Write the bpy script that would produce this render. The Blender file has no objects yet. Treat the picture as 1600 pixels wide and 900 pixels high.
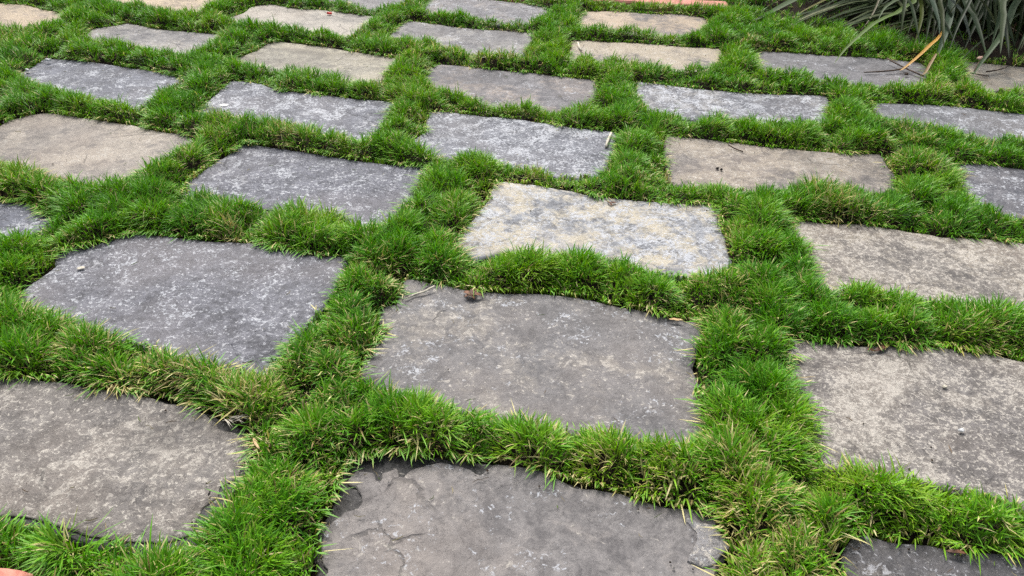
import bpy, math, random
import numpy as np
from mathutils import Matrix, Vector
from mathutils.geometry import delaunay_2d_cdt

random.seed(7)
RNG = np.random.default_rng(11)
scene = bpy.context.scene
COL = scene.collection

# ------------------------------------------------------------------ camera
F_PX, PITCH, ROLL = 1223.93, 0.59442, 0.02771      # focal length in photo pixels, pitch down, roll
CAM_H = 1.0
cr, sr, cp, sp = math.cos(ROLL), math.sin(ROLL), math.cos(PITCH), math.sin(PITCH)
XA, UA = Vector((1, 0, 0)), Vector((0, sp, cp))
cx = XA * cr + UA * sr
cy = XA * -sr + UA * cr
cz = Vector((0, -cp, sp))
cam_data = bpy.data.cameras.new('camera')
cam_data.sensor_width = 36.0
cam_data.lens = 36.0 * F_PX / 1600.0
cam_data.clip_start, cam_data.clip_end = 0.05, 400.0
cam = bpy.data.objects.new('camera', cam_data)
cam.matrix_world = Matrix(((cx.x, cy.x, cz.x, 0), (cx.y, cy.y, cz.y, 0), (cx.z, cy.z, cz.z, CAM_H), (0, 0, 0, 1)))
COL.objects.link(cam)
scene.camera = cam

# ------------------------------------------------------------------ overcast sky, soft sun, exposure
SUN_EL, SUN_AZ = math.radians(52), math.radians(-14)      # azimuth from +Y towards +X
world = bpy.data.worlds.new('World')
scene.world = world
world.use_nodes = True
wn = world.node_tree
wn.nodes.clear()
w_out = wn.nodes.new('ShaderNodeOutputWorld')
w_bg = wn.nodes.new('ShaderNodeBackground')
w_sky = wn.nodes.new('ShaderNodeTexSky')
w_sky.sky_type = 'NISHITA'
w_sky.sun_disc = False
w_sky.sun_elevation = SUN_EL
w_sky.sun_rotation = SUN_AZ
w_sky.dust_density = 4.0
w_sky.air_density = 1.0
w_hsv = wn.nodes.new('ShaderNodeHueSaturation')
w_hsv.inputs['Saturation'].default_value = 0.42            # cloud veil: a whiter sky
w_bg.inputs['Strength'].default_value = 0.09
wn.links.new(w_sky.outputs[0], w_hsv.inputs['Color'])
wn.links.new(w_hsv.outputs[0], w_bg.inputs['Color'])
wn.links.new(w_bg.outputs[0], w_out.inputs['Surface'])
sun_d = bpy.data.lights.new('sun', 'SUN')
sun_d.energy = 1.5
sun_d.angle = math.radians(24)
sun_d.color = (1.0, 0.96, 0.9)
sun = bpy.data.objects.new('sun', sun_d)
sdir = Vector((math.sin(SUN_AZ) * math.cos(SUN_EL), math.cos(SUN_AZ) * math.cos(SUN_EL), math.sin(SUN_EL)))
sun.rotation_euler = sdir.to_track_quat('Z', 'Y').to_euler()
sun.location = sdir * 10
COL.objects.link(sun)
scene.view_settings.view_transform = 'Standard'
scene.view_settings.look = 'None'
scene.view_settings.gamma = 1.0
scene.view_settings.use_curve_mapping = False
scene.view_settings.exposure = 1.5
scene.render.engine = 'CYCLES'
scene.cycles.max_bounces = 4
scene.cycles.use_denoising = False
scene.cycles.transparent_max_bounces = 4

# ------------------------------------------------------------------ helpers
TH = -0.230938                                              # heading of the paving rows
CU, SU = math.cos(TH), math.sin(TH)


def G(px, py, z=0.0):
    """ground point (x, y) at height z seen at a photo pixel"""
    x, y = (px - 800) / F_PX, -(py - 450) / F_PX
    x, y = cr * x - sr * y, sr * x + cr * y
    dx, dy, dz = x, cp + y * sp, -sp + y * cp
    t = (z - CAM_H) / dz
    return (dx * t, dy * t)


def UV(u, v):
    return (CU * u - SU * v, SU * u + CU * v)


def to_px(x, y, z=0.0):
    """numpy: photo pixel of world points"""
    d = np.stack([x, y, z - CAM_H + 0 * x], -1)
    a = d @ np.array(cx); b = d @ np.array(cy); c = -(d @ np.array(cz))
    return 800 + F_PX * a / c, 450 - F_PX * b / c, c


def vnoise(x, y, scale, seed):
    """smooth value noise in 0..1, vectorised"""
    x = np.asarray(x, float) * scale + seed * 17.31
    y = np.asarray(y, float) * scale - seed * 9.77
    xi, yi = np.floor(x).astype(np.int64), np.floor(y).astype(np.int64)
    fx, fy = x - xi, y - yi
    fx = fx * fx * (3 - 2 * fx); fy = fy * fy * (3 - 2 * fy)

    def h(i, j):
        n = (i * 374761393 + j * 668265263 + seed * 974711) & 0x7fffffff
        n = ((n ^ (n >> 13)) * 1274126177) & 0x7fffffff
        return ((n ^ (n >> 16)) & 0xffff) / 65535.0
    return ((h(xi, yi) * (1 - fx) + h(xi + 1, yi) * fx) * (1 - fy)
            + (h(xi, yi + 1) * (1 - fx) + h(xi + 1, yi + 1) * fx) * fy)


def fnoise(x, y, scale, seed, oct=3):
    a, s, t = 0.0, 0.0, 1.0
    for k in range(oct):
        a = a + t * vnoise(x, y, scale * 2 ** k, seed + k * 5); s += t; t *= 0.5
    return a / s


def sstep(a, b, x):
    t = np.clip((x - a) / (b - a), 0, 1)
    return t * t * (3 - 2 * t)


def new_mesh(name, verts, faces, mat=None, smooth=False):
    me = bpy.data.meshes.new(name)
    me.from_pydata([tuple(v) for v in verts], [], [tuple(f) for f in faces])
    if mat:
        me.materials.append(mat)
    if smooth:
        me.polygons.foreach_set('use_smooth', [True] * len(me.polygons))
    me.update()
    return me


def link(name, me, parent=None, loc=None):
    o = bpy.data.objects.new(name, me)
    COL.objects.link(o)
    if parent:
        o.parent = parent
    if loc is not None:
        o.location = loc
    return o


def tag(o, label=None, cat=None, group=None, kind=None):
    if label: o['label'] = label
    if cat: o['category'] = cat
    if group: o['group'] = group
    if kind: o['kind'] = kind
    return o


# ------------------------------------------------------------------ materials
class NT:
    def __init__(self, name):
        self.m = bpy.data.materials.new(name)
        self.m.use_nodes = True
        self.t = self.m.node_tree
        self.b = self.t.nodes['Principled BSDF']
        self.out = self.t.nodes['Material Output']

    def n(self, typ, **kw):
        nd = self.t.nodes.new(typ)
        for k, v in kw.items():
            if k in nd.inputs: nd.inputs[k].default_value = v
            else: setattr(nd, k, v)
        return nd

    def l(self, a, b): self.t.links.new(a, b)

    def noise(self, vec, scale, detail=4, rough=0.55, dist=0.0):
        nd = self.n('ShaderNodeTexNoise', Scale=scale, Detail=detail, Roughness=rough, Distortion=dist)
        self.l(vec, nd.inputs['Vector'])
        return nd.outputs['Fac']

    def ramp(self, fac, a, b, c0=(0, 0, 0, 1), c1=(1, 1, 1, 1)):
        nd = self.n('ShaderNodeMapRange', clamp=True)
        nd.interpolation_type = 'SMOOTHSTEP'
        nd.inputs['From Min'].default_value = a; nd.inputs['From Max'].default_value = b
        self.l(fac, nd.inputs['Value'])
        return nd.outputs['Result']

    def math(self, op, a, b):
        nd = self.n('ShaderNodeMath', operation=op)
        for i, v in enumerate((a, b)):
            if isinstance(v, (int, float)): nd.inputs[i].default_value = v
            else: self.l(v, nd.inputs[i])
        return nd.outputs[0]

    def mix(self, fac, a, b):
        nd = self.n('ShaderNodeMix', data_type='RGBA')
        if isinstance(fac, (int, float)): nd.inputs['Factor'].default_value = fac
        else: self.l(fac, nd.inputs['Factor'])
        for nm, v in (('A', a), ('B', b)):
            s = [i for i in nd.inputs if i.name == nm and i.type == 'RGBA'][0]
            if isinstance(v, tuple): s.default_value = (*v[:3], 1)
            else: self.l(v, s)
        return [o for o in nd.outputs if o.type == 'RGBA'][0]

    def bump(self, height, strength, dist, normal=None):
        nd = self.n('ShaderNodeBump', Strength=strength, Distance=dist)
        self.l(height, nd.inputs['Height'])
        if normal is not None: self.l(normal, nd.inputs['Normal'])
        return nd.outputs['Normal']


STONE_GAIN = 0.66


def stone_mat(name, seed, dark, mid, patch, patch_amt, speck_amt, speck=(0.52, 0.48, 0.42), bloom=0.0, rough=0.62, layer=0.6, fine=1.0):
    k = NT(name)
    tc = k.n('ShaderNodeTexCoord')
    mp = k.n('ShaderNodeMapping')
    mp.inputs['Location'].default_value = (seed * 3.7, seed * -2.3, seed * 1.1)
    k.l(tc.outputs['Object'], mp.inputs['Vector'])
    v = mp.outputs['Vector']
    broad = k.noise(v, 5.0, 7, 0.62, 0.4)
    med = k.noise(v, 17.0, 8, 0.68, 0.6)
    fin = k.noise(v, 95.0, 5, 0.7, 0.8)
    finer = k.noise(v, 260.0, 3, 0.6)
    grain = k.noise(v, 620.0, 2, 0.5)
    crust = k.noise(v, 120.0, 5, 0.64, 0.7)
    salt = k.noise(v, 240.0, 3, 0.6, 0.4)
    blot = k.noise(v, 30.0, 6, 0.68, 1.2)
    dark, mid, patch, speck = [tuple(x * STONE_GAIN * g for x in c) for c, g in ((dark, .72), (mid, .95), (patch, 1.05), (speck, 1.15))]
    # slate body: two greys broken up by medium and fine noise, faint warm tint
    gm = k.math('ADD', k.math('ADD', k.math('MULTIPLY', med, 0.4), k.math('MULTIPLY', fin, 0.25)), k.math('MULTIPLY', blot, 0.35))
    body = k.mix(k.ramp(gm, 0.39, 0.6), dark, mid)
    warm = k.noise(v, 3.2, 3, 0.5)
    body = k.mix(k.math('MULTIPLY', k.ramp(warm, 0.42, 0.68), 0.5), body, (mid[0] * 1.04, mid[1] * 0.95, mid[2] * 0.86))
    # where buff crust gathers
    t = 0.66 - 0.34 * patch_amt
    zone = k.ramp(k.math('ADD', broad, k.math('MULTIPLY', k.math('SUBTRACT', blot, 0.5), 0.55)), t - 0.10, t + 0.11)
    if patch_amt > 0:
        body = k.mix(k.math('MULTIPLY', zone, min(0.85, 0.12 + 0.95 * patch_amt)), body, patch)
    # pale bluish lichen bloom, broken into fine flecks
    if bloom > 0:
        b2 = k.noise(v, 8.0, 8, 0.72, 1.6)
        bm = k.math('ADD', b2, k.math('MULTIPLY', k.math('SUBTRACT', crust, 0.5), 0.95))
        t = 0.68 - 0.2 * bloom
        body = k.mix(k.math('MULTIPLY', k.ramp(bm, t - 0.03, t + 0.07), 0.85), body, tuple(x * STONE_GAIN for x in (0.55, 0.57, 0.61)))
    # crust flecks: thin scatter on the slate, crowding inside the buff zones
    dens = k.math('ADD', k.math('MULTIPLY', zone, 0.045 * min(1, patch_amt * 2) + 0.01), k.math('ADD', k.math('MULTIPLY', k.math('SUBTRACT', med, 0.5), 0.26), k.math('MULTIPLY', k.math('SUBTRACT', blot, 0.5), 0.26)))
    sm = k.math('ADD', k.math('ADD', k.math('MULTIPLY', crust, 0.72), k.math('MULTIPLY', salt, 0.28)), dens)
    t = 0.69 - 0.185 * speck_amt
    sf = k.ramp(sm, t - 0.03, t + 0.06)
    body = k.mix(k.math('MULTIPLY', sf, 0.82), body, speck)
    isl = k.math('ADD', k.noise(v, 36.0, 8, 0.74, 0.9), k.math('MULTIPLY', k.math('SUBTRACT', broad, 0.5), 0.55))
    t = 0.66 - 0.06 * speck_amt - 0.03 * bloom
    body = k.mix(k.math('MULTIPLY', k.ramp(isl, t - 0.025, t + 0.03), 0.62), body, speck)
    stain = k.noise(v, 2.6, 6, 0.6, 0.8)
    body = k.mix(k.math('MULTIPLY', k.ramp(stain, 0.5, 0.7), 0.45), body, (dark[0] * 0.8, dark[1] * 0.78, dark[2] * 0.76))
    wob = k.n('ShaderNodeVectorMath', operation='MULTIPLY_ADD')
    nz = k.n('ShaderNodeTexNoise', Scale=9.0, Detail=5.0)
    k.l(v, nz.inputs['Vector'])
    wob.inputs[1].default_value = (.10, .10, .10)
    k.l(nz.outputs['Color'], wob.inputs[0]); k.l(v, wob.inputs[2])
    vo = k.n('ShaderNodeTexVoronoi', feature='DISTANCE_TO_EDGE', Scale=3.6)
    k.l(wob.outputs[0], vo.inputs['Vector'])
    crack = k.math('MULTIPLY', k.ramp(vo.outputs['Distance'], 0.012, 0.002), k.ramp(k.noise(v, 5.0, 2, 0.5), 0.57, 0.65))
    body = k.mix(k.math('MULTIPLY', crack, 0.45), body, (dark[0] * .3, dark[1] * .3, dark[2] * .3))
    pits = k.ramp(k.math('ADD', finer, k.math('MULTIPLY', k.math('SUBTRACT', med, 0.5), 0.4)), 0.45, 0.35)
    body = k.mix(k.math('MULTIPLY', pits, 0.5 * fine), body, (dark[0] * 0.45, dark[1] * 0.45, dark[2] * 0.48))
    flecks = k.ramp(salt, 0.64, 0.69)
    body = k.mix(k.math('MULTIPLY', flecks, 0.5 * fine), body, tuple(x * STONE_GAIN for x in (0.66, 0.63, 0.58)))
    k.l(body, k.b.inputs['Base Color'])
    rr = k.math('ADD', rough - 0.02, k.math('MULTIPLY', blot, 0.25))
    k.l(rr, k.b.inputs['Roughness'])
    k.b.inputs['Specular IOR Level'].default_value = 0.3
    # cleft relief: stepped laminae, crust relief, grain
    lam = k.n('ShaderNodeMath', operation='SNAP'); lam.inputs[1].default_value = 0.085
    lamn = k.noise(v, 4.2, 9, 0.68, 0.5)
    k.l(lamn, lam.inputs[0])
    nm = k.bump(lam.outputs[0], layer, 0.03)
    nm = k.bump(med, 0.5, 0.010, nm)
    nm = k.bump(k.math('ADD', fin, k.math('MULTIPLY', sf, 0.35)), 0.2 + 0.4 * fine, 0.0045, nm)
    nm = k.bump(k.math('ADD', finer, k.math('MULTIPLY', grain, 0.5)), 0.35 * fine, 0.0016, nm)
    nm = k.bump(crack, 0.5, -0.004, nm)
    k.l(nm, k.b.inputs['Normal'])
    return k.m


def plain_mat(name, c0, c1, scale=40, rough=0.7, bump=0.4, bdist=0.003, spec=0.3):
    k = NT(name)
    tc = k.n('ShaderNodeTexCoord')
    a = k.noise(tc.outputs['Object'], scale, 6, 0.65, 0.3)
    k.l(k.mix(k.ramp(a, 0.35, 0.65), c0, c1), k.b.inputs['Base Color'])
    k.b.inputs['Roughness'].default_value = rough
    k.b.inputs['Specular IOR Level'].default_value = spec
    b = k.noise(tc.outputs['Object'], scale * 4, 4, 0.6)
    k.l(k.bump(b, bump, bdist), k.b.inputs['Normal'])
    return k.m


def attr_leaf_mat(name, translucent=0.3, rough=0.5, spec=0.35):
    k = NT(name)
    at = k.n('ShaderNodeAttribute', attribute_name='tint')
    k.l(at.outputs['Color'], k.b.inputs['Base Color'])
    k.b.inputs['Roughness'].default_value = rough
    k.b.inputs['Specular IOR Level'].default_value = spec
    tr = k.n('ShaderNodeBsdfTranslucent')
    hs = k.n('ShaderNodeHueSaturation', Saturation=1.1, Value=1.15)
    k.l(at.outputs['Color'], hs.inputs['Color'])
    k.l(hs.outputs[0], tr.inputs['Color'])
    mx = k.n('ShaderNodeMixShader', Fac=translucent)
    k.l(k.b.outputs[0], mx.inputs[1]); k.l(tr.outputs[0], mx.inputs[2])
    k.l(mx.outputs[0], k.out.inputs['Surface'])
    return k.m


def soil_mat():
    k = NT('soil')
    tc = k.n('ShaderNodeTexCoord')
    v = tc.outputs['Object']
    a = k.noise(v, 30, 8, 0.7)
    b = k.noise(v, 160, 4, 0.6)
    c = k.mix(k.ramp(a, 0.3, 0.7), (0.010, 0.008, 0.006), (0.034, 0.025, 0.017))
    c = k.mix(k.math('MULTIPLY', k.ramp(b, 0.58, 0.7), 0.5), c, (0.085, 0.06, 0.036))
    k.l(c, k.b.inputs['Base Color'])
    k.b.inputs['Roughness'].default_value = 0.95
    k.b.inputs['Specular IOR Level'].default_value = 0.1
    k.l(k.bump(k.math('ADD', a, b), 0.8, 0.01), k.b.inputs['Normal'])
    return k.m


SOIL = soil_mat()
BRICK = plain_mat('terracotta', (0.32, 0.115, 0.085), (0.44, 0.20, 0.15), 45, 0.8)

# ------------------------------------------------------------------ paving stones: outlines as photo pixels (or paving-grid metres 'u')
U = 'u'
STONES = {
 '00': [(0,588),(40,590),(100,597),(180,612),(235,622),(260,631),(295,633),(324,649),(343,668),(372,679),(391,695),(388,711),(377,727),(372,745),(343,759),(340,775),(313,793),(303,817),(300,833),(276,841),(240,848),(150,838),(110,826),(60,812),(0,806),(U,-1.10,.55),(U,-1.27,.56),(U,-1.30,.70),(U,-1.28,.87)],
 '01': [(510,821),(531,804),(538,798),(557,793),(565,783),(562,769),(557,758),(543,753),(550,737),(559,733),(585,737),(588,748),(594,748),(597,738),(618,732),(622,744),(632,745),(643,734),(667,725),(691,718),(722,726),(740,737),(752,742),(760,735),(776,724),(840,733),(893,758),(947,765),(993,779),(1046,793),(1080,795),(1115,808),(1125,836),(1136,854),(1124,875),(1116,900),(U,.17,.60),(U,.15,.43),(U,-.1,.41),(U,-.3,.42),(U,-.43,.43),(U,-.435,.56),(512,893),(505,880),(502,850)],
 '02': [(1332,900),(1334,870),(1353,850),(1396,855),(1467,864),(1538,875),(1600,879),(U,.80,.93),(U,.97,.94),(U,.98,.75),(U,.97,.52),(U,.6,.51),(U,.37,.52),(U,.35,.7)],
 '10': [(0,318),(30,322),(55,332),(72,343),(55,352),(20,362),(0,372),(U,-1.80,1.25),(U,-2.12,1.24),(U,-2.14,1.40),(U,-2.10,1.47)],
 '11': [(205,372),(300,378),(340,382),(400,384),(440,395),(490,405),(525,410),(522,435),(508,455),(490,480),(470,505),(450,530),(430,555),(410,573),(390,577),(350,562),(310,552),(260,543),(215,525),(170,512),(120,495),(70,482),(35,475),(45,455),(70,435),(95,415),(100,400),(150,385)],
 '12': [(640,447),(690,450),(740,460),(800,462),(850,463),(900,468),(960,482),(1010,490),(1045,500),(1082,508),(1080,540),(1070,570),(1080,600),(1085,630),(1092,660),(1085,680),(1040,678),(990,670),(930,665),(880,655),(830,648),(770,640),(700,622),(650,605),(610,595),(575,580),(590,550),(604,535),(606,510),(604,498),(612,485),(630,478),(635,460)],
 '13': [(1255,540),(1300,543),(1350,547),(1400,548),(1470,548),(1540,558),(1600,570),(U,.85,1.46),(U,.97,1.46),(U,.99,1.25),(U,.97,1.04),(U,.8,1.03),(1600,775),(1550,760),(1480,742),(1400,730),(1340,722),(1290,715),(1280,690),(1288,660),(1275,630),(1255,605),(1240,585)],
 '20': [(50,180),(70,178),(110,183),(160,190),(200,197),(250,208),(290,215),(295,220),(270,235),(240,247),(215,260),(190,272),(160,282),(130,280),(100,270),(50,257),(0,250),(U,-2.13,1.62),(U,-2.14,1.80),(0,200),(20,188)],
 '21': [(385,228),(430,232),(480,240),(540,250),(600,258),(660,265),(650,285),(640,305),(620,325),(600,340),(575,347),(555,343),(530,325),(470,322),(430,323),(400,315),(370,305),(330,300),(285,297),(300,285),(330,262),(360,242)],
 '22': [(785,290),(830,292),(880,300),(930,310),(1000,318),(1060,322),(1112,325),(1118,350),(1125,380),(1133,410),(1125,420),(1080,420),(1030,415),(990,408),(960,392),(900,385),(850,388),(790,380),(740,388),(722,385),(735,360),(755,335),(770,315)],
 '23': [(1250,350),(1300,355),(1350,355),(1420,365),(1480,375),(1540,378),(1600,385),(U,.99,1.98),(U,1.01,1.80),(U,.99,1.62),(1600,482),(1550,470),(1500,465),(1430,455),(1380,448),(1330,440),(1290,445),(1280,440),(1280,420),(1275,395),(1260,375)],
 '30': [(70,93),(122,95),(157,100),(210,108),(259,117),(280,122),(252,136),(227,150),(210,159),(182,157),(150,149),(105,138),(70,133),(35,114),(52,105)],
 '31': [(371,130),(402,133),(427,142),(490,150),(542,156),(607,164),(597,185),(583,203),(565,213),(532,206),(497,200),(448,186),(402,184),(367,175),(315,171),(336,154)],
 '32': [(684,178),(716,180),(765,185),(810,189),(852,196),(905,203),(950,210),(957,224),(954,241),(936,264),(887,264),(835,255),(793,248),(747,234),(702,236),(674,231),(653,220),(670,206)],
 '33': [(1054,217),(1092,220),(1145,226),(1197,233),(1250,238),(1302,243),(1372,247),(1379,259),(1390,276),(1393,290),(1355,292),(1302,284),(1281,280),(1232,287),(1187,287),(1127,282),(1085,282),(1054,273),(1045,252)],
 '34': [(1516,261),(1547,261),(1600,268),(U,1.20,2.49),(U,1.45,2.48),(U,1.46,2.3),(U,1.44,2.12),(U,1.1,2.1),(1600,328),(1573,326),(1538,315),(1513,298)],
 '40': [(0,7),(35,9),(63,16),(95,23),(84,28),(63,35),(38,40),(0,37),(U,-3.2,2.68),(U,-3.44,2.68),(U,-3.45,2.9),(U,-3.43,3.07)],
 '41': [(196,38),(224,42),(252,47),(297,51),(343,56),(325,63),(308,73),(287,80),(245,72),(210,65),(164,61),(133,58),(150,47),(175,42)],
 '42': [(430,66),(462,68),(500,73),(562,84),(611,93),(602,107),(586,122),(562,122),(520,115),(490,110),(437,101),(385,96),(374,93),(402,80)],
 '43': [(691,105),(730,107),(772,112),(817,115),(870,122),(922,128),(928,135),(922,150),(912,164),(870,163),(817,157),(779,159),(751,154),(730,142),(688,133),(670,122),(677,110)],
 '44': [(1006,133),(1040,136),(1092,142),(1155,147),(1215,150),(1285,154),(1290,168),(1285,185),(1250,184),(1190,184),(1155,179),(1110,177),(1040,173),(1010,165),(1003,150)],
 '45': [(1372,166),(1407,164),(1460,166),(1530,173),(1600,180),(U,1.27,3.0),(U,1.29,2.85),(U,1.27,2.68),(1600,212),(1565,210),(1512,208),(1477,199),(1425,189),(1390,178)],
 '50': [(190,-3),(224,4),(259,14),(295,14),(329,5),(340,-4),(U,-2.30,3.48),(U,-2.55,3.47),(U,-2.80,3.47),(U,-2.84,3.32)],
 '51': [(420,9),(455,14),(507,17),(555,24),(581,28),(565,40),(544,51),(525,49),(483,42),(437,37),(420,33),(385,33),(362,30),(385,21),(399,12)],
 '52': [(642,37),(677,40),(716,45),(765,49),(828,54),(824,66),(814,82),(765,80),(733,77),(709,68),(677,60),(639,56),(614,54),(625,45)],
 '53': [(901,65),(940,66),(992,68),(1045,72),(1120,79),(1124,91),(1106,103),(1075,101),(1040,100),(1003,93),(968,91),(922,86),(894,86),(898,72)],
 '54': [(1194,82),(1232,82),(1285,87),(1337,89),(1383,93),(1432,99),(1446,108),(1442,121),(1428,131),(1390,128),(1348,121),(1306,121),(1267,112),(1232,108),(1194,107),(1190,95)],
 '55': [(1509,98),(1547,100),(1582,103),(U,1.45,3.6),(U,1.62,3.58),(U,1.63,3.4),(U,1.6,3.22),(U,1.3,3.21),(1572,130),(1530,135),(1519,122)],
 '60': [(520,-5),(545,1),(569,7),(597,9),(621,5),(630,-3),(U,-1.48,3.93),(U,-1.75,3.94),(U,-2.0,3.93),(U,-2.02,3.75)],
 '61': [(680,-2),(730,-1),(782,3),(849,14),(850,20),(846,26),(817,30),(772,28),(744,21),(716,16),(667,14),(672,5)],
 '62': [(922,21),(957,19),(1010,23),(1068,24),(1096,30),(1103,38),(1082,45),(1040,51),(1010,45),(957,40),(908,37),(912,28)],
}
LOWER = {   # darker lamina showing round the chipped edges of two stones
 '00': [(0,586),(100,595),(180,610),(250,620),(300,632),(345,652),(378,668),(398,690),(400,706),(382,732),(368,753),(342,785),(326,812),(309,833),(282,853),(240,856),(150,842),(60,816),(0,810),(U,-1.10,.54),(U,-1.28,.55),(U,-1.31,.70),(U,-1.29,.88)],
 '01': [(551,712),(600,708),(660,708),(740,718),(800,722),(893,752),(993,775),(1080,792),(1122,808),(1140,856),(1124,900),(U,.18,.60),(U,.16,.42),(U,-.1,.40),(U,-.44,.42),(U,-.45,.56),(495,890),(490,862),(500,822),(520,785),(530,750)],
}
WHITE_, BUFF, CREAM = (0.50,0.50,0.50), (0.44,0.36,0.26), (0.56,0.49,0.35)
DK, MD = (0.105,0.102,0.115), (0.225,0.217,0.228)
BR_D, BR_M = (0.135,0.122,0.115), (0.265,0.245,0.23)
BL_D, BL_M = (0.075,0.080,0.105), (0.205,0.217,0.262)
LOOK = {   # dark, mid, patch colour, patch amount, speckle amount, bloom, layer relief
 '00': (BR_D, BR_M, (0.36,0.315,0.27), .3, .74, 0, .25), '01': ((.16,.15,.152),(.275,.258,.252),(0.34,0.30,0.27),.25,.12,.1,.8),
 '02': ((.05,.05,.056),(.14,.14,.15),BUFF,.05,.5,0,.5), '10': (BL_D,BL_M,BUFF,.0,.4,.4,.4),
 '11': ((.088,.09,.108),(.215,.217,.25),BUFF,.0,.62,.35,.7), '12': ((.14,.135,.14),(.25,.24,.242),(0.40,0.35,0.28),.24,.5,.2,.4),
 '13': (BR_D,(.26,.24,.23),(0.38,0.335,0.28),.36,.86,0,.2), '20': ((.2,.18,.17),(.36,.32,.28),(0.46,0.40,0.325),.45,.45,0,.3),
 '21': (BL_D,(.205,.21,.25),BUFF,.0,.6,.45,.9), '22': ((.15,.155,.172),(.35,.368,.405),(0.70,0.60,0.40),.47,.2,.72,.5),
 '23': ((.15,.135,.125),(.30,.27,.24),(0.46,0.40,0.31),.45,.9,0,.2), '30': (BL_D,(.19,.20,.24),WHITE_,.0,.15,.6,.4),
 '31': (BL_D,(.2,.21,.25),WHITE_,.0,.35,.65,.5), '32': (BL_D,(.22,.23,.265),WHITE_,.15,.55,.75,.4),
 '33': (BR_D,(.28,.25,.23),(0.46,0.39,0.30),.5,.55,.0,.3), '34': (BL_D,(.2,.2,.22),BUFF,.0,.3,.5,.4),
 '40': ((.25,.2,.16),(.42,.34,.26),(0.54,0.43,0.29),.6,.2,0,.3), '41': (DK,(.27,.26,.255),(0.44,0.4,0.34),.4,.4,.0,.3),
 '42': ((.2,.18,.15),(.36,.34,.28),(0.48,0.44,0.33),.5,.4,.0,.2), '43': (DK,(.23,.22,.23),(0.44,0.35,0.27),.35,.35,.1,.3),
 '44': (BL_D,(.2,.207,.235),(0.46,0.43,0.37),.25,.45,.8,.3), '45': ((.1,.105,.12),(.22,.225,.245),WHITE_,.0,.25,.55,.4),
 '50': ((.27,.21,.15),(.45,.36,.26),(0.56,0.45,0.3),.6,.1,0,.3), '51': ((.2,.19,.17),(.38,.35,.31),(0.46,0.42,0.36),.6,.3,0,.3),
 '52': (DK,(.25,.245,.25),(0.45,0.42,0.37),.35,.4,.15,.3), '53': (BR_D,(.29,.265,.24),(0.5,0.42,0.3),.6,.45,0,.2),
 '54': ((.125,.123,.132),(.215,.21,.22),WHITE_,.0,.12,.1,.3), '55': ((.17,.16,.14),(.3,.28,.24),BUFF,.4,.1,0,.2),
 '60': (DK,(.24,.24,.25),WHITE_,.1,.3,.2,.3), '61': (DK,(.235,.23,.245),BUFF,.2,.4,.35,.3),
 '62': (BR_D,(.27,.24,.225),(0.52,0.4,0.27),.65,.35,0,.3),
}
LABELS = {
 '00': 'rounded grey-brown paving stone with a dark broken rim, above the red brick corner',
 '01': 'smooth grey-brown paving stone with a black chipped corner and a loose flake, bottom middle',
 '02': 'dark rough paving stone only just showing in the bottom right corner',
 '10': 'grey paving stone tip cut by the left edge, between pale beige stone and blue-grey stone',
 '11': 'large blue-grey mottled paving stone to the left of the stone with the dead leaf',
 '12': 'large smooth grey paving stone with a curled brown dead leaf on its far edge',
 '13': 'large coarse speckled grey-beige paving stone with a white chip, right of the dead-leaf stone',
 '20': 'pale beige paving stone on the left edge, third row from the bottom',
 '21': 'blue-grey paving stone with curved flaked layers, behind the large mottled blue-grey stone',
 '22': 'cream and pale blue blotched paving stone directly behind the dead-leaf stone',
 '23': 'coarse speckled beige paving stone on the right edge, beside the cream and blue blotched stone',
 '30': 'dark slate paving stone with white petals at its far left corner',
 '31': 'dark blue-grey paving stone with one round white lichen spot near its left end',
 '32': 'whitish blue-grey paving stone with a pale stick lying at its right end',
 '33': 'long warm beige paving stone with a dark twig and small droppings on it',
 '34': 'blue-grey paving stone cut by the right edge, next to the stone with the twig',
 '40': 'sandy orange-beige paving stone cut by the left edge near the top corner',
 '41': 'small light grey paving stone behind the dark slate stone with white petals',
 '42': 'plain greenish-beige paving stone behind the one with the round lichen spot',
 '43': 'half rusty beige, half slate grey paving stone behind the whitish stone',
 '44': 'blue-grey paving stone streaked white, behind the long beige stone with the twig',
 '45': 'narrow blue-grey paving stone at the right edge, before the crossed stems',
 '50': 'sandy yellow paving stone cut by the top edge, left of the red-petal stone',
 '51': 'light grey paving stone with a tiny red petal near its far edge',
 '52': 'grey-beige paving stone right of the red-petal stone, behind the half rusty stone',
 '53': 'thin beige paving stone with a pale straw, behind the white-streaked blue-grey stone',
 '54': 'smooth slate grey paving stone under the strappy plant, crossed dry stems on it',
 '55': 'pale buff paving stone in the shade of the strappy plant at the right edge',
 '60': 'grey paving stone cut by the top edge, between red-petal stone and narrow blue-grey stone',
 '61': 'narrow blue-grey paving stone at the top edge behind the grey-beige stone',
 '62': 'orange-tinged beige paving stone just in front of the red brick edging',
}


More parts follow.
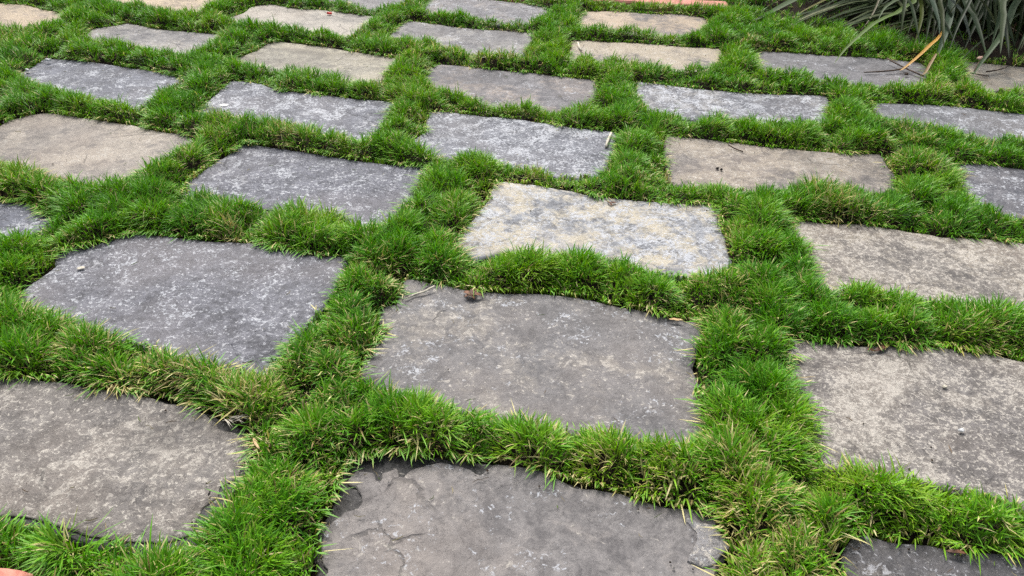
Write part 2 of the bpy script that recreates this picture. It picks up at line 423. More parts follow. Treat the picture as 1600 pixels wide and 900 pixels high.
def resolve(pts, shift, grow=0.0):
    """pixel outline -> ground outline; edges hidden behind grass tops are carried towards the camera"""
    P = np.array([UV(p[1], p[2]) if p[0] == U else G(*p) for p in pts])
    fixed = np.array([p[0] == U for p in pts])
    n = len(P)
    area = 0.5 * np.sum(P[:, 0] * np.roll(P[:, 1], -1) - np.roll(P[:, 0], -1) * P[:, 1])
    if area < 0:
        P, fixed = P[::-1].copy(), fixed[::-1].copy()
    t = np.roll(P, -1, 0) - np.roll(P, 1, 0)
    nrm = np.stack([t[:, 1], -t[:, 0]], 1)
    nrm /= np.linalg.norm(nrm, axis=1, keepdims=True) + 1e-9
    dist = np.linalg.norm(P, axis=1)
    w = np.clip(-(nrm * P).sum(1) / dist, 0, 1) ** 0.7
    w[fixed] = 0
    P = P * (1 - shift * w)[:, None]
    a, b = P - np.roll(P, 1, 0), np.roll(P, -1, 0) - P
    turn = (a[:, 0] * b[:, 1] - a[:, 1] * b[:, 0]) / (np.linalg.norm(a, axis=1) * np.linalg.norm(b, axis=1) + 1e-9)
    grow = grow * (1 + 0.9 * np.clip((turn - .45) / .4, 0, 1))        # keep the corners square
    P = P + nrm * (grow * (1 - .8 * w) * ~fixed)[:, None]
    return P


def resample(P, step):
    Q = []
    n = len(P)
    for i in range(n):
        a, b = P[i], P[(i + 1) % n]
        p0, p3 = P[i - 1], P[(i + 2) % n]
        k = max(1, int(round(np.linalg.norm(b - a) / step)))
        for j in range(k):
            t = j / k
            cr_ = 0.5 * ((2 * a) + (b - p0) * t + (2 * p0 - 5 * a + 4 * b - p3) * t * t + (3 * a - p0 - 3 * b + p3) * t ** 3)
            Q.append(0.55 * (a + (b - a) * t) + 0.45 * cr_)
    return np.array(Q)


def poly_sdf(P, x, y):
    """signed distance to polygon, negative inside"""
    d = np.full(x.shape, 1e9)
    ins = np.zeros(x.shape, bool)
    n = len(P)
    for i in range(n):
        ax, ay = P[i]; bx, by = P[(i + 1) % n]
        ex, ey = bx - ax, by - ay
        wx, wy = x - ax, y - ay
        t = np.clip((wx * ex + wy * ey) / (ex * ex + ey * ey + 1e-12), 0, 1)
        d = np.minimum(d, (wx - ex * t) ** 2 + (wy - ey * t) ** 2)
        c = (ay > y) != (by > y)
        if ey != 0:
            ins ^= c & (x < ex * (y - ay) / ey + ax)
    d = np.sqrt(d)
    return np.where(ins, -d, d)


def slab_mesh(name, P, mat, top, thick, seed, relief=0.003, chamfer=0.004, grid=0.024, center=None, step=0.013, jag=0.0015):
    """irregular flat slab: ragged outline, worn arris, gently uneven top"""
    Q = resample(P, step)
    n = len(Q)
    t = np.roll(Q, -1, 0) - np.roll(Q, 1, 0)
    nr = np.stack([t[:, 1], -t[:, 0]], 1); nr /= np.linalg.norm(nr, axis=1, keepdims=True) + 1e-9
    jn = (fnoise(Q[:, 0], Q[:, 1], 38, seed, 4) - 0.5) * 4 * jag
    Q = Q + nr * jn[:, None]
    ch = chamfer * (0.5 + fnoise(Q[:, 0], Q[:, 1], 25, seed + 3, 2))
    I = Q - nr * ch[:, None]
    x0, y0 = Q.min(0); x1, y1 = Q.max(0)
    gx, gy = np.meshgrid(np.arange(x0, x1, grid), np.arange(y0, y1, grid))
    gx = gx.ravel() + RNG.uniform(-.3, .3, gx.size) * grid; gy = gy.ravel() + RNG.uniform(-.3, .3, gy.size) * grid
    keep = poly_sdf(I, gx, gy) < -grid * 0.45
    pts = np.concatenate([I, np.stack([gx[keep], gy[keep]], 1)])
    r = delaunay_2d_cdt([Vector(p) for p in pts], [(i, (i + 1) % n) for i in range(n)], [], 1, 1e-6)
    tv = np.array([tuple(v) for v in r[0]])
    z = (fnoise(tv[:, 0], tv[:, 1], 9, seed + 1, 3) - 0.5) * 2 * relief
    orig = r[3]
    idx = {}
    for k, o in enumerate(orig):
        for q in o:
            idx.setdefault(q, k)
    C = np.array(center if center is not None else P.mean(0))
    verts = [(p[0] - C[0], p[1] - C[1], top + zz) for p, zz in zip(tv, z)]
    faces = [tuple(f) for f in r[2]]
    nv = len(verts)
    drop = ch * (0.6 + 0.8 * fnoise(Q[:, 0], Q[:, 1], 40, seed + 8, 2))
    for i in range(n):
        verts.append((Q[i, 0] - C[0], Q[i, 1] - C[1], top + z[idx[i]] - drop[i]))
    for i in range(n):
        verts.append((Q[i, 0] - C[0], Q[i, 1] - C[1], top - thick))
    for i in range(n):
        j = (i + 1) % n
        faces.append((idx[i], nv + i, nv + j, idx[j]))
        faces.append((nv + i, nv + n + i, nv + n + j, nv + j))
    faces.append(tuple(range(nv + 2 * n - 1, nv + n - 1, -1)))
    me = new_mesh(name, verts, faces, mat)
    me.update()
    sm = [p.normal.z > 0.8 for p in me.polygons]
    me.polygons.foreach_set('use_smooth', sm)
    return me


OUT = {}
for k, pts in STONES.items():
    OUT[k] = resolve(pts, 0.0 if k in LOWER else 0.031, 0.0 if k in LOWER else 0.016)
LOW = {k: resolve(p, 0.03) for k, p in LOWER.items()}
OUTER = [LOW.get(k, OUT[k]) for k in STONES]

# ------------------------------------------------------------------ distance field of the stones over the plot
GX0, GX1, GY0, GY1, GS = -4.2, 4.6, 0.2, 5.6, 0.0125
gxs, gys = np.arange(GX0, GX1, GS), np.arange(GY0, GY1, GS)
MX, MY = np.meshgrid(gxs, gys)
SD = np.full(MX.shape, 0.3)
for P in OUTER:
    x0, y0 = P.min(0) - 0.3; x1, y1 = P.max(0) + 0.3
    i0, i1 = np.searchsorted(gxs, [x0, x1]); j0, j1 = np.searchsorted(gys, [y0, y1])
    s = (slice(j0, j1), slice(i0, i1))
    SD[s] = np.minimum(SD[s], poly_sdf(P, MX[s], MY[s]))
_a, _b = np.array(G(980, 1.0, .030)), np.array(G(1085, 7, .030))
_d = (_b - _a) / np.linalg.norm(_b - _a); _n = np.array([-_d[1], _d[0]])
P = np.array([_a - _d * 1.8 - _n * .0, _a + _d * .75 - _n * .0, _a + _d * .75 + _n * .105, _a - _d * 1.8 + _n * .105])
SD = np.minimum(SD, poly_sdf(P, MX, MY))
BRICK_ROT = TH + 0.12
_c = np.array(G(48, 893, 0.034))
_e1 = np.array([math.cos(BRICK_ROT), math.sin(BRICK_ROT)]); _e2 = np.array([-_e1[1], _e1[0]])
BRICK_C = _c - _e1 * 0.1075 - _e2 * 0.05
P = np.array([BRICK_C - _e1 * .11 - _e2 * .053, BRICK_C + _e1 * .11 - _e2 * .053, BRICK_C + _e1 * .11 + _e2 * .053, BRICK_C - _e1 * .11 + _e2 * .053])
SD = np.minimum(SD, poly_sdf(P, MX, MY))
SGY, SGX = np.gradient(SD, GS)


def samp(A, x, y):
    fx = np.clip((x - GX0) / GS, 0, A.shape[1] - 1.001); fy = np.clip((y - GY0) / GS, 0, A.shape[0] - 1.001)
    i, j = fx.astype(int), fy.astype(int); fx -= i; fy -= j
    return (A[j, i] * (1 - fx) + A[j, i + 1] * fx) * (1 - fy) + (A[j + 1, i] * (1 - fx) + A[j + 1, i + 1] * fx) * fy


def cushions(x, y, size=0.10, seed=5):
    """rounded cushions of turf: height 0..1 and the way out from the cushion's crown"""
    x = np.asarray(x, float); y = np.asarray(y, float)
    wx = x + 0.03 * (fnoise(x, y, 9, 81, 2) - .5); wy = y + 0.03 * (fnoise(x, y, 9, 85, 2) - .5)
    ci, cj = np.floor(wx / size).astype(np.int64), np.floor(wy / size).astype(np.int64)
    best = np.full(x.shape, 9.0); bx = np.zeros_like(x); by = np.zeros_like(x)

    def hh(i, j, q):
        n = (i * 73856093 ^ j * 19349663 ^ (q + seed) * 83492791) & 0x7fffffff
        n = ((n ^ (n >> 13)) * 1274126177) & 0x7fffffff
        return ((n ^ (n >> 15)) & 0xffff) / 65535.0
    for di in (-1, 0, 1):
        for dj in (-1, 0, 1):
            i, j = ci + di, cj + dj
            px = (i + .1 + .8 * hh(i, j, 1)) * size; py = (j + .1 + .8 * hh(i, j, 2)) * size
            r = 0.75 + 0.5 * hh(i, j, 3)
            d = np.hypot(wx - px, wy - py) / r
            m = d < best
            best = np.where(m, d, best); bx = np.where(m, wx - px, bx); by = np.where(m, wy - py, by)
    h = np.clip(1 - (best / (size * .72)) ** 2, 0, 1)
    return h, bx / size, by / size


def mound(x, y, sd):
    """top of the soil and thatch: below the stones' faces at their edges, a low cushion between them"""
    return -0.010 - 0.016 * sstep(0.012, -0.012, sd) + 0.034 * sstep(-0.002, 0.045, sd) * (0.20 + 0.50 * fnoise(x, y, 9, 3, 2) + 0.75 * cushions(x, y)[0])


# ------------------------------------------------------------------ ground: one sheet out to the horizon
far = [8, 14, 30, 70, 150]
gx_ = np.concatenate([-np.array(far[::-1]), np.arange(-4.2, 4.601, 0.03), np.array(far)])
gy_ = np.concatenate([-np.array(far[::-1]), np.arange(0.2, 5.6, 0.03), np.array(far)])
X, Y = np.meshgrid(gx_, gy_)
ins = (X > GX0) & (X < GX1) & (Y > GY0) & (Y < GY1)
sdv = np.where(ins, samp(SD, X, Y), 0.2)
Z = np.where(ins, mound(X, Y, sdv - 0.02) - 0.002, 0.0)
nx, ny = len(gx_), len(gy_)
ii = np.arange(nx * ny).reshape(ny, nx)
fc = np.stack([ii[:-1, :-1], ii[:-1, 1:], ii[1:, 1:], ii[1:, :-1]], -1).reshape(-1, 4)
gme = bpy.data.meshes.new('ground')
gme.from_pydata(np.stack([X, Y, Z], -1).reshape(-1, 3).tolist(), [], fc.tolist())
gme.materials.append(SOIL)
gme.polygons.foreach_set('use_smooth', [True] * len(gme.polygons))
ground = tag(link('ground', gme), kind='structure')

# ------------------------------------------------------------------ the paving stones
STONE_OBJ = {}
for q, (k, pts) in enumerate(STONES.items()):
    d, m, pc, pa, sa, bl, la = LOOK[k]
    mat = stone_mat('slate_' + k, q + 1, d, m, pc, pa, sa, bloom=bl, layer=la, speck=(.47, .475, .50) if d[2] > d[0] * 1.05 else (.46, .425, .375),
                    fine={'01': .25, '12': .4, '54': .25, '11': .55, '45': .4, '02': .6}.get(k, .7))
    P = OUT[k]
    C = P.mean(0)
    top = random.uniform(-0.003, 0.003)
    has_low = k in LOW
    me = slab_mesh('paving_stone', P, mat, top, 0.0045 if has_low else 0.05, q * 13 + 5, chamfer=0.0014 if has_low else 0.005,
                   center=C, step=0.005 if has_low else 0.008, jag=0.0024 if has_low else 0.0022)
    o = link('paving_stone', me, loc=(C[0], C[1], 0))
    o.rotation_euler = (random.uniform(-.006, .006), random.uniform(-.006, .006), 0)
    tag(o, LABELS[k], 'paving stone', 'paving stones set in the grass')
    STONE_OBJ[k] = (o, C, top, mat)
    if has_low:
        lm = stone_mat('wet_slate_' + k, q + 40, (.03, .029, .03), (.075, .072, .072), BUFF, 0, .08, layer=.6, rough=0.5)
        lo = link('lower_layer', slab_mesh('lower_layer', LOW[k], lm, top - 0.0035, 0.04, q * 13 + 9, center=C, step=0.01), parent=o)
        lo['label'] = 'dark damp lower layer of the stone showing past its broken edge'


def flake(k, pts, thick, mat, label, seed, lift=0.001):
    o, C, top, m = STONE_OBJ[k]
    P = resolve(pts, 0)
    f = link('flake', slab_mesh('flake', P, mat or m, top + thick + lift, thick + 0.004, seed, relief=0.0010, chamfer=0.0012, grid=0.012, center=C, step=0.004, jag=0.0028), parent=o)
    f['label'] = label
    return f


PALE = stone_mat('pale_flake', 77, (.2, .195, .2), (.33, .325, .335), BUFF, 0, .7, bloom=.5, layer=.3)
flake('01', [(1073,812),(1080,809),(1092,815),(1112,820),(1132,840),(1137,858),(1116,881),(1098,885),(1084,880),(1075,876),(1084,860),(1091,844),(1089,832),(1080,825)], 0.0022, PALE, 'pale loose flake at the stone corner', 301)
flake('21', [(400,318),(414,308),(436,301),(460,300),(480,303),(496,310),(503,318),(503,330),(450,332),(410,328)], 0.0025, None, 'curved raised layer of slate', 302)
flake('11', [(360,538),(372,532),(400,528),(420,530),(442,527),(430,548),(410,566),(388,566),(368,556)], 0.0012, None, 'raised layer of slate at the corner', 304)

# ------------------------------------------------------------------ red brick edging beyond the last row, and the brick in the near corner


def brick_mesh(name, lx, ly, h, seed):
    P = np.array([(-lx/2, -ly/2), (0, -ly/2), (lx/2, -ly/2), (lx/2, ly/2), (0, ly/2), (-lx/2, ly/2)])
    return slab_mesh(name, P, BRICK, 0, h, seed, relief=0.0015, chamfer=0.006, grid=0.03, center=(0, 0), step=0.02)


edging = bpy.data.objects.new('brick_edging', None)
EA, EB = np.array(G(980, 1.0, .030)), np.array(G(1085, 7, .030))
ED = (EB - EA) / np.linalg.norm(EB - EA); EN = np.array([-ED[1], ED[0]])
edging.location = (*(EA + EN * .05 + ED * -.35), 0.0)
edging.rotation_euler = (0, 0, math.atan2(ED[1], ED[0]))
COL.objects.link(edging)
tag(edging, 'line of red bricks edging the grass beyond the last row of stones', 'brick edging')
bm_ = [brick_mesh('brick', 0.215, 0.10, 0.07, 400 + i) for i in range(3)]
for i in range(10):
    b = link('brick', bm_[i % 3], edging, ((i - 5.8) * 0.228, random.uniform(-.003, .003), 0.030 + random.uniform(-.003, .003)))
    b.rotation_euler = (random.uniform(-.01, .01), random.uniform(-.01, .01), random.uniform(-.012, .012))
nb = link('brick', brick_mesh('corner_brick', 0.215, 0.10, 0.07, 410), loc=(BRICK_C[0], BRICK_C[1], 0.034))
nb.rotation_euler = (0.02, 0.03, BRICK_ROT)
tag(nb, 'worn red brick just showing in the bottom left corner of the photo', 'brick')

# ------------------------------------------------------------------ grass: every blade a curved strip
BED = np.array([G(*p) for p in [(1178,36),(1228,42),(1300,46),(1350,58),(1440,74),(1472,84),(1510,92),(1620,104),(1760,110),(1760,60)]] + [(4.6, 3.4), (4.6, 5.6), (1.6, 5.6)] + [G(1195, 14)])
HOT_STRAW = [((240,606),.10,1.0),((120,560),.06,.6),((1185,850),.13,1.0),((1160,740),.08,.7),((693,616),.025,1.2),((1475,150),.09,.8),((60,285),.10,.7),((370,372),.05,.9),((610,440),.06,.9),((450,215),.08,.7),((1010,290),.05,.5),((400,640),.09,.6),((545,560),.10,.5),((1540,540),.06,.8),((1045,780),.07,.7),((770,300),.04,.8),((1130,370),.05,.6),((480,735),.07,.5),((1300,345),.05,.7),((560,60),.06,.6),((700,745),.1,.5),((930,760),.1,.6)]
HOT_TALL = [((1275,310),.09,.45),((1325,450),.05,.45),((1440,465),.05,.3),((1535,475),.06,.5),((1470,115),.12,.7),((620,400),.08,.25),((300,310),.1,.25),((470,340),.1,.3),((850,395),.12,.2),((1150,590),.08,.3),((40,860),.16,.45),((200,880),.12,.35),((650,300),.08,.3),((860,660),.08,.3),((60,500),.1,.3)]


def hot(x, y, spots):
    a = np.zeros_like(x)
    for (px, py), r, s in spots:
        gx, gy = G(px, py)
        a = np.maximum(a, s * np.exp(-((x - gx) ** 2 + (y - gy) ** 2) / (r * r)))
    return a


def grass_points(y0, y1, spacing):
    xs = np.arange(GX0 + .05, GX1 - .05, spacing); ys = np.arange(max(y0, GY0 + .02), min(y1, GY1 - .02), spacing)
    x, y = np.meshgrid(xs, ys)
    x = x.ravel() + RNG.uniform(-.6, .6, x.size) * spacing; y = y.ravel() + RNG.uniform(-.6, .6, y.size) * spacing
    px, py, c = to_px(x, y)
    k = (c > 0.1) & (px > -230) & (px < 1830) & (py > -75) & (py < 1060)
    x, y, px, py = x[k], y[k], px[k], py[k]
    vis = (px > -60) & (px < 1660) & (py < 960) & (py > -40)
    k = vis | (RNG.random(x.size) < 0.55)
    x, y = x[k], y[k]
    sd = samp(SD, x, y)
    k = sd > -0.012 + 0.030 * fnoise(x, y, 16, 21, 2)
    for Q in LOW.values():                                      # the broken rims lie bare
        k &= poly_sdf(Q, x, y) > 0.002
    x, y, sd = x[k], y[k], sd[k]
    bed = poly_sdf(BED, x, y)
    k = (bed > 0.0) | (RNG.random(x.size) < 0.04 + 0.5 * np.exp(bed / 0.05) * (vnoise(x, y, 12, 5) > .45))
    return x[k], y[k], sd[k]


def build_blades(x, y, sd, per, seg, wide):
    """clumps -> arrays of blade centre lines"""
    n = len(x)
    gx, gy = samp(SGX, x, y), samp(SGY, x, y)
    gl = np.hypot(gx, gy) + 1e-6
    gx, gy = -gx / gl, -gy / gl                                     # towards the nearest stone
    edge = np.exp(-np.maximum(sd, 0) / 0.022)
    cush, ox, oy = cushions(x, y)
    tuft = fnoise(x, y, 13, 31, 2)
    tall = 0.033 * (0.18 + 0.48 * tuft + 0.78 * cush) * (1 + hot(x, y, HOT_TALL)) * (1 - 0.15 * edge)
    # tufts lean away from their own crests: slope of the tuft field
    e = 0.01
    tx = -(fnoise(x + e, y, 13, 31, 2) - fnoise(x - e, y, 13, 31, 2)) / (2 * e)
    ty = -(fnoise(x, y + e, 13, 31, 2) - fnoise(x, y - e, 13, 31, 2)) / (2 * e)
    straw_f = np.clip(0.02 + 0.45 * sstep(.58, .82, fnoise(x, y, 5, 41, 3)) + 0.8 * hot(x, y, HOT_STRAW), 0, 0.85)
    hue = fnoise(x, y, 3.5, 51, 3) * 0.6 + vnoise(x, y, 30, 52) * 0.4
    clump_var = RNG.normal(0, 1, n)
    i = np.repeat(np.arange(n), per)
    N = len(i)
    R = RNG.random
    bx = x[i] + RNG.normal(0, .0055, N); by = y[i] + RNG.normal(0, .0055, N)
    keep = samp(SD, bx, by) > -0.014
    i, bx, by = i[keep], bx[keep], by[keep]; N = len(i)
    bz = mound(bx, by, samp(SD, bx, by)) - 0.003
    az = R(N) * 2 * np.pi
    tilt = np.abs(RNG.normal(0.46, 0.30, N))
    vx = np.cos(az) * np.sin(tilt); vy = np.sin(az) * np.sin(tilt)
    ed = edge[i]
    lean = R(N) * vnoise(bx, by, 22, 71) * 1.5
    flow = fnoise(bx, by, 4, 61, 2) * 12
    vx += (0.15 + 0.75 * lean) * ed * gx[i] + 0.04 * tx[i] + 0.48 * ox[i] + 0.12 * np.cos(flow)
    vy += (0.15 + 0.75 * lean) * ed * gy[i] + 0.04 * ty[i] + 0.48 * oy[i] + 0.12 * np.sin(flow)
    under = R(N) < (0.15 + 0.16 * ed)                                # low, flat, dying blades of the thatch
    L = tall[i] * RNG.uniform(.65, 1.35, N) * np.where(R(N) < .035, 1.35, 1.0)
    L = np.where(under, L * RNG.uniform(.55, .95, N), L)
    stray = R(N) < 0.05 * ed                                         # longer blades lying out over the stone
    L = np.where(stray, tall[i] * RNG.uniform(1.2, 1.9, N), L)
    vx = np.where(stray, vx + 1.0 * gx[i], vx); vy = np.where(stray, vy + 1.0 * gy[i], vy)
    hl = np.hypot(vx, vy)
    vz = np.maximum(1.0 - 0.55 * hl, 0.25)
    vz = np.where(under, vz * RNG.uniform(.15, .5, N), vz)
    nl = np.sqrt(vx**2 + vy**2 + vz**2); vx, vy, vz = vx / nl, vy / nl, vz / nl
    bend = RNG.uniform(.15, .95, N) + 0.3 * ed
    # side vector, twisted
    tw = RNG.normal(0, .5, N)
    sx, sy = -vy, vx
    sl = np.hypot(sx, sy) + 1e-5; sx, sy = sx / sl, sy / sl
    sxx = sx * np.cos(tw) - sy * np.sin(tw); syy = sx * np.sin(tw) + sy * np.cos(tw)
    W = wide * RNG.uniform(.65, 1.25, N) * 0.5
    pts = np.zeros((N, seg + 1, 3))
    p = np.stack([bx, by, bz], 1)
    d = np.stack([vx, vy, vz], 1)
    hd = np.stack([vx, vy, np.zeros(N)], 1); hd /= np.linalg.norm(hd, axis=1, keepdims=True) + 1e-6
    pts[:, 0] = p
    for s in range(seg):
        t = (s + 0.5) / seg
        dd = d + hd * (bend * t * t * 1.1)[:, None] - np.array([0, 0, 1.0]) * (bend * t * t * 0.55)[:, None]
        dd /= np.linalg.norm(dd, axis=1, keepdims=True)
        p = p + dd * (L / seg)[:, None]
        pts[:, s + 1] = p
    # never sink through the stones
    inside = samp(SD, pts[:, 1:, 0], pts[:, 1:, 1]) < 0.004
    pts[:, 1:, 2] = np.where(inside, np.maximum(pts[:, 1:, 2], 0.004 + 0.010 * R((N, 1))), pts[:, 1:, 2])
    # colours
    g0 = np.array([0.034, 0.150, 0.005]); g1 = np.array([0.095, 0.285, 0.005]); g2 = np.array([0.205, 0.345, 0.012])
    st0 = np.array([0.38, 0.33, 0.095]); st1 = np.array([0.56, 0.50, 0.25]); br = np.array([0.17, 0.105, 0.048])
    h = np.clip(hue[i] + RNG.normal(0, .13, N) + 0.06 * clump_var[i], 0, 1)
    c = np.where((h < .5)[:, None], g0 + (g1 - g0) * (h * 2)[:, None], g1 + (g2 - g1) * (h * 2 - 1)[:, None])
    sf = straw_f[i] * 0.42 + 0.05 * ed
    is_s = (R(N) < sf) | (under & (R(N) < 0.45 + 0.3 * straw_f[i]))
    mixs = R(N)[:, None]
    cs = st0 + (st1 - st0) * mixs
    cs = np.where((R(N) < .16)[:, None], br + (st0 - br) * mixs * .6, cs)
    c = np.where(is_s[:, None], cs, c)
    c = c * RNG.uniform(.75, 1.25, (N, 1))
    base = np.where(is_s[:, None], c, 0.5 * c + 0.5 * np.array([0.20, 0.19, 0.055]))
    tip = np.where(is_s[:, None], c, c * np.array([1.12, 1.08, 1.0]))
    dry_tip = (R(N) < 0.04 + 0.4 * straw_f[i])[:, None]
    tip = np.where(dry_tip, st0 * 1.05, tip)
    return pts, np.stack([sxx, syy, np.zeros(N)], 1), W, base, c, tip


def blades_to_arrays(pts, side, W, base, c, tip, seg):
    N = len(W)
    nv = 2 * seg + 1
    V = np.zeros((N, nv, 3), np.float32); T = np.zeros((N, nv, 4), np.float32); T[..., 3] = 1
    for s in range(seg):
        t = s / seg
        w = (W * (0.75 + 0.5 * t if t < .5 else 1.25 * (1 - t) ** 0.6 + .12))[:, None]
        V[:, 2 * s] = pts[:, s] - side * w; V[:, 2 * s + 1] = pts[:, s] + side * w
        col = base + (c - base) * min(1, t * 2.2) if t < .46 else c + (tip - c) * ((t - .46) / .54) ** 2
        T[:, 2 * s, :3] = col; T[:, 2 * s + 1, :3] = col
    V[:, -1] = pts[:, -1]; T[:, -1, :3] = tip
    tri = []
    for s in range(seg - 1):
        a = 2 * s
        tri += [(a, a + 1, a + 3), (a, a + 3, a + 2)]
    a = 2 * (seg - 1)
    tri.append((a, a + 1, a + 2))
    Fc = (np.arange(N)[:, None, None] * nv + np.array(tri)[None]).reshape(-1, 3)
    return V.reshape(-1, 3), T.reshape(-1, 4), Fc


VS, TS, FS, off = [], [], [], 0
for (y0, y1, sp_, per, seg, wide) in [(0.2, 1.7, .0118, 12, 4, .0027), (1.7, 2.7, .0128, 10, 3, .0029), (2.7, 5.6, .0150, 9, 3, .0034)]:
    x, y, sd = grass_points(y0, y1, sp_)
    v, t, f = blades_to_arrays(*build_blades(x, y, sd, per, seg, wide), seg)
    VS.append(v); TS.append(t); FS.append(f + off); off += len(v)
V, T, Fc = np.concatenate(VS), np.concatenate(TS), np.concatenate(FS)
print('grass triangles', len(Fc))
me = bpy.data.meshes.new('grass')
me.vertices.add(len(V)); me.vertices.foreach_set('co', V.ravel())
me.loops.add(len(Fc) * 3); me.loops.foreach_set('vertex_index', Fc.ravel().astype(np.int32))
me.polygons.add(len(Fc))
me.polygons.foreach_set('loop_start', np.arange(0, len(Fc) * 3, 3, dtype=np.int32))
me.polygons.foreach_set('use_smooth', np.ones(len(Fc), dtype=bool))
at = me.attributes.new('tint', 'FLOAT_COLOR', 'POINT'); at.data.foreach_set('color', T.ravel())
me.materials.append(attr_leaf_mat('grass_blade', 0.22, 0.5, 0.28))
me.update(calc_edges=True)
tag(link('grass', me), 'short green grass with straw-coloured patches growing in the joints between stones', 'grass', kind='stuff')

# ------------------------------------------------------------------ strappy plants behind the stones, top right
LEAF_MAT = attr_leaf_mat('strap_leaf', 0.30, 0.5, 0.16)


def leaf_mesh(name, path, width, col, tipcol=None, fold=0.25, mat=None):
    """arching strap leaf: folded along the midrib, tapering to a point, with thickness"""
    path = np.array(path, float)
    n0 = len(path)
    M = 14
    s = np.linspace(0, n0 - 1, M + 1)
    pts = []
    for t in s:
        i = min(int(t), n0 - 2); f = t - i
        p0, p1, p2, p3 = path[max(i - 1, 0)], path[i], path[i + 1], path[min(i + 2, n0 - 1)]
        pts.append(0.5 * (2 * p1 + (p2 - p0) * f + (2 * p0 - 5 * p1 + 4 * p2 - p3) * f * f + (3 * p1 - p0 - 3 * p2 + p3) * f ** 3))
    pts = np.array(pts)
    d = np.gradient(pts, axis=0); d /= np.linalg.norm(d, axis=1, keepdims=True) + 1e-9
    side = np.cross(d, np.array([0, 0, 1.0]))
    for i in range(M + 1):
        if np.linalg.norm(side[i]) < .15: side[i] = side[i - 1] if i else np.array([1.0, 0, 0])
    side /= np.linalg.norm(side, axis=1, keepdims=True) + 1e-9
    up = np.cross(side, d)
    V, Fs, T = [], [], []
    tipcol = col if tipcol is None else tipcol
    for i in range(M + 1):
        t = i / M
        w = width * 0.5 * (0.75 + 0.5 * min(t / .3, 1)) * (1 - max(0, (t - .45) / .55) ** 1.8) / 1.25 + 0.0003
        c = np.array(col) * (1 - t ** 3) + np.array(tipcol) * t ** 3
        for q, (a, b) in enumerate(((-1, fold), (-.5, fold * .3), (0, 0), (.5, fold * .3), (1, fold))):
            V.append(pts[i] + side[i] * w * a + up[i] * w * b)
            T.append((*(c * (0.86 if q == 2 else 1.0)), 1))
        if i:
            a0 = (i - 1) * 5
            for q in range(4):
                Fs.append((a0 + q, a0 + q + 1, a0 + q + 6, a0 + q + 5))
    m = new_mesh(name, V, Fs, mat or LEAF_MAT, True)
    at = m.attributes.new('tint', 'FLOAT_COLOR', 'POINT'); at.data.foreach_set('color', np.array(T, np.float32).ravel())
    return m


GREENS = [(.012,.027,.006), (.017,.036,.008), (.024,.044,.011), (.022,.042,.006), (.036,.050,.018), (.05,.06,.012)]
LEAFVAR = []
for i in range(16):
    ln = 0.55 + 0.3 * ((i * 7) % 16) / 16
    rise = random.uniform(.30, .52)
    droop = random.uniform(.10, .42)
    pth = []
    for t in np.linspace(0, 1, 7):
        r = ln * (0.12 * t + 0.88 * t ** 1.25)
        z = rise * math.sin(min(t * 1.9, math.pi * .5 + 0.0) if t < .82 else math.pi * .5) - droop * max(0, t - .45) ** 1.6 * 3.0
        pth.append((r, 0.03 * math.sin(t * 5 + i) * t, max(z, 0.012)))
    LEAFVAR.append(leaf_mesh('leaf', pth, random.uniform(.013, .022), GREENS[i % len(GREENS)], GREENS[(i + 2) % len(GREENS)]))
LOWVAR = []
for i in range(10):
    ln = 0.34 + 0.28 * ((i * 3) % 10) / 10
    rise = random.uniform(.12, .26)
    pth = [(ln * t, 0.04 * math.sin(t * 4 + i) * t, max(rise * math.sin(math.pi * min(1, t * 1.02) ** .8), 0.008 + .01 * (i % 3))) for t in np.linspace(0, 1, 7)]
    LOWVAR.append(leaf_mesh('leaf', pth, random.uniform(.012, .02), GREENS[i % len(GREENS)], GREENS[(i + 1) % len(GREENS)]))
DEADVAR = []
for i in range(5):
    ln = random.uniform(.3, .55)
    pth = [(ln * t, .05 * math.sin(t * 4 + i) * t, 0.05 * math.sin(t * 3.0) + 0.012) for t in np.linspace(0, 1, 6)]
    DEADVAR.append(leaf_mesh('dry_leaf', pth, random.uniform(.008, .014), (.085, .055, .03), (.16, .11, .06), 0.5))


def plant(loc, count, low, dead, label, seed):
    rnd = random.Random(seed)
    root = bpy.data.objects.new('strap_leaf_plant', None)
    root.location = (loc[0], loc[1], 0.0)
    COL.objects.link(root)
    tag(root, label, 'plant', 'strappy plants at the edge of the paving')
    for i in range(count):
        o = link('leaf', LEAFVAR[rnd.randrange(16)], root, (rnd.gauss(0, .05), rnd.gauss(0, .05), -0.01))
        az = (i * 2.39996 + rnd.uniform(-.2, .2)) % (2 * math.pi)
        toward = max(0.0, -math.sin(az))                       # the side over the paving has been trimmed short
        s = rnd.uniform(.7, 1.35) * (1 - 0.45 * toward)
        o.scale = (s, s, s * rnd.uniform(.75, 1.3))
        o.rotation_euler = (rnd.uniform(-.12, .12), rnd.uniform(-.25, .15), az)
    for i in range(low):
        o = link('leaf', LOWVAR[rnd.randrange(10)], root, (rnd.gauss(0, .07), rnd.gauss(0, .07), -0.005))
        s = rnd.uniform(.6, 1.05)
        o.scale = (s, s, s * rnd.uniform(.8, 1.4))
        o.rotation_euler = (rnd.uniform(-.2, .2), rnd.uniform(-.1, .1), rnd.uniform(0, 6.283))
    for i in range(dead):
        o = link('dry_leaf', DEADVAR[rnd.randrange(5)], root, (rnd.gauss(0, .04), rnd.gauss(0, .04), 0.005))
        o.rotation_euler = (0, 0, rnd.uniform(0, 6.28))
    return root


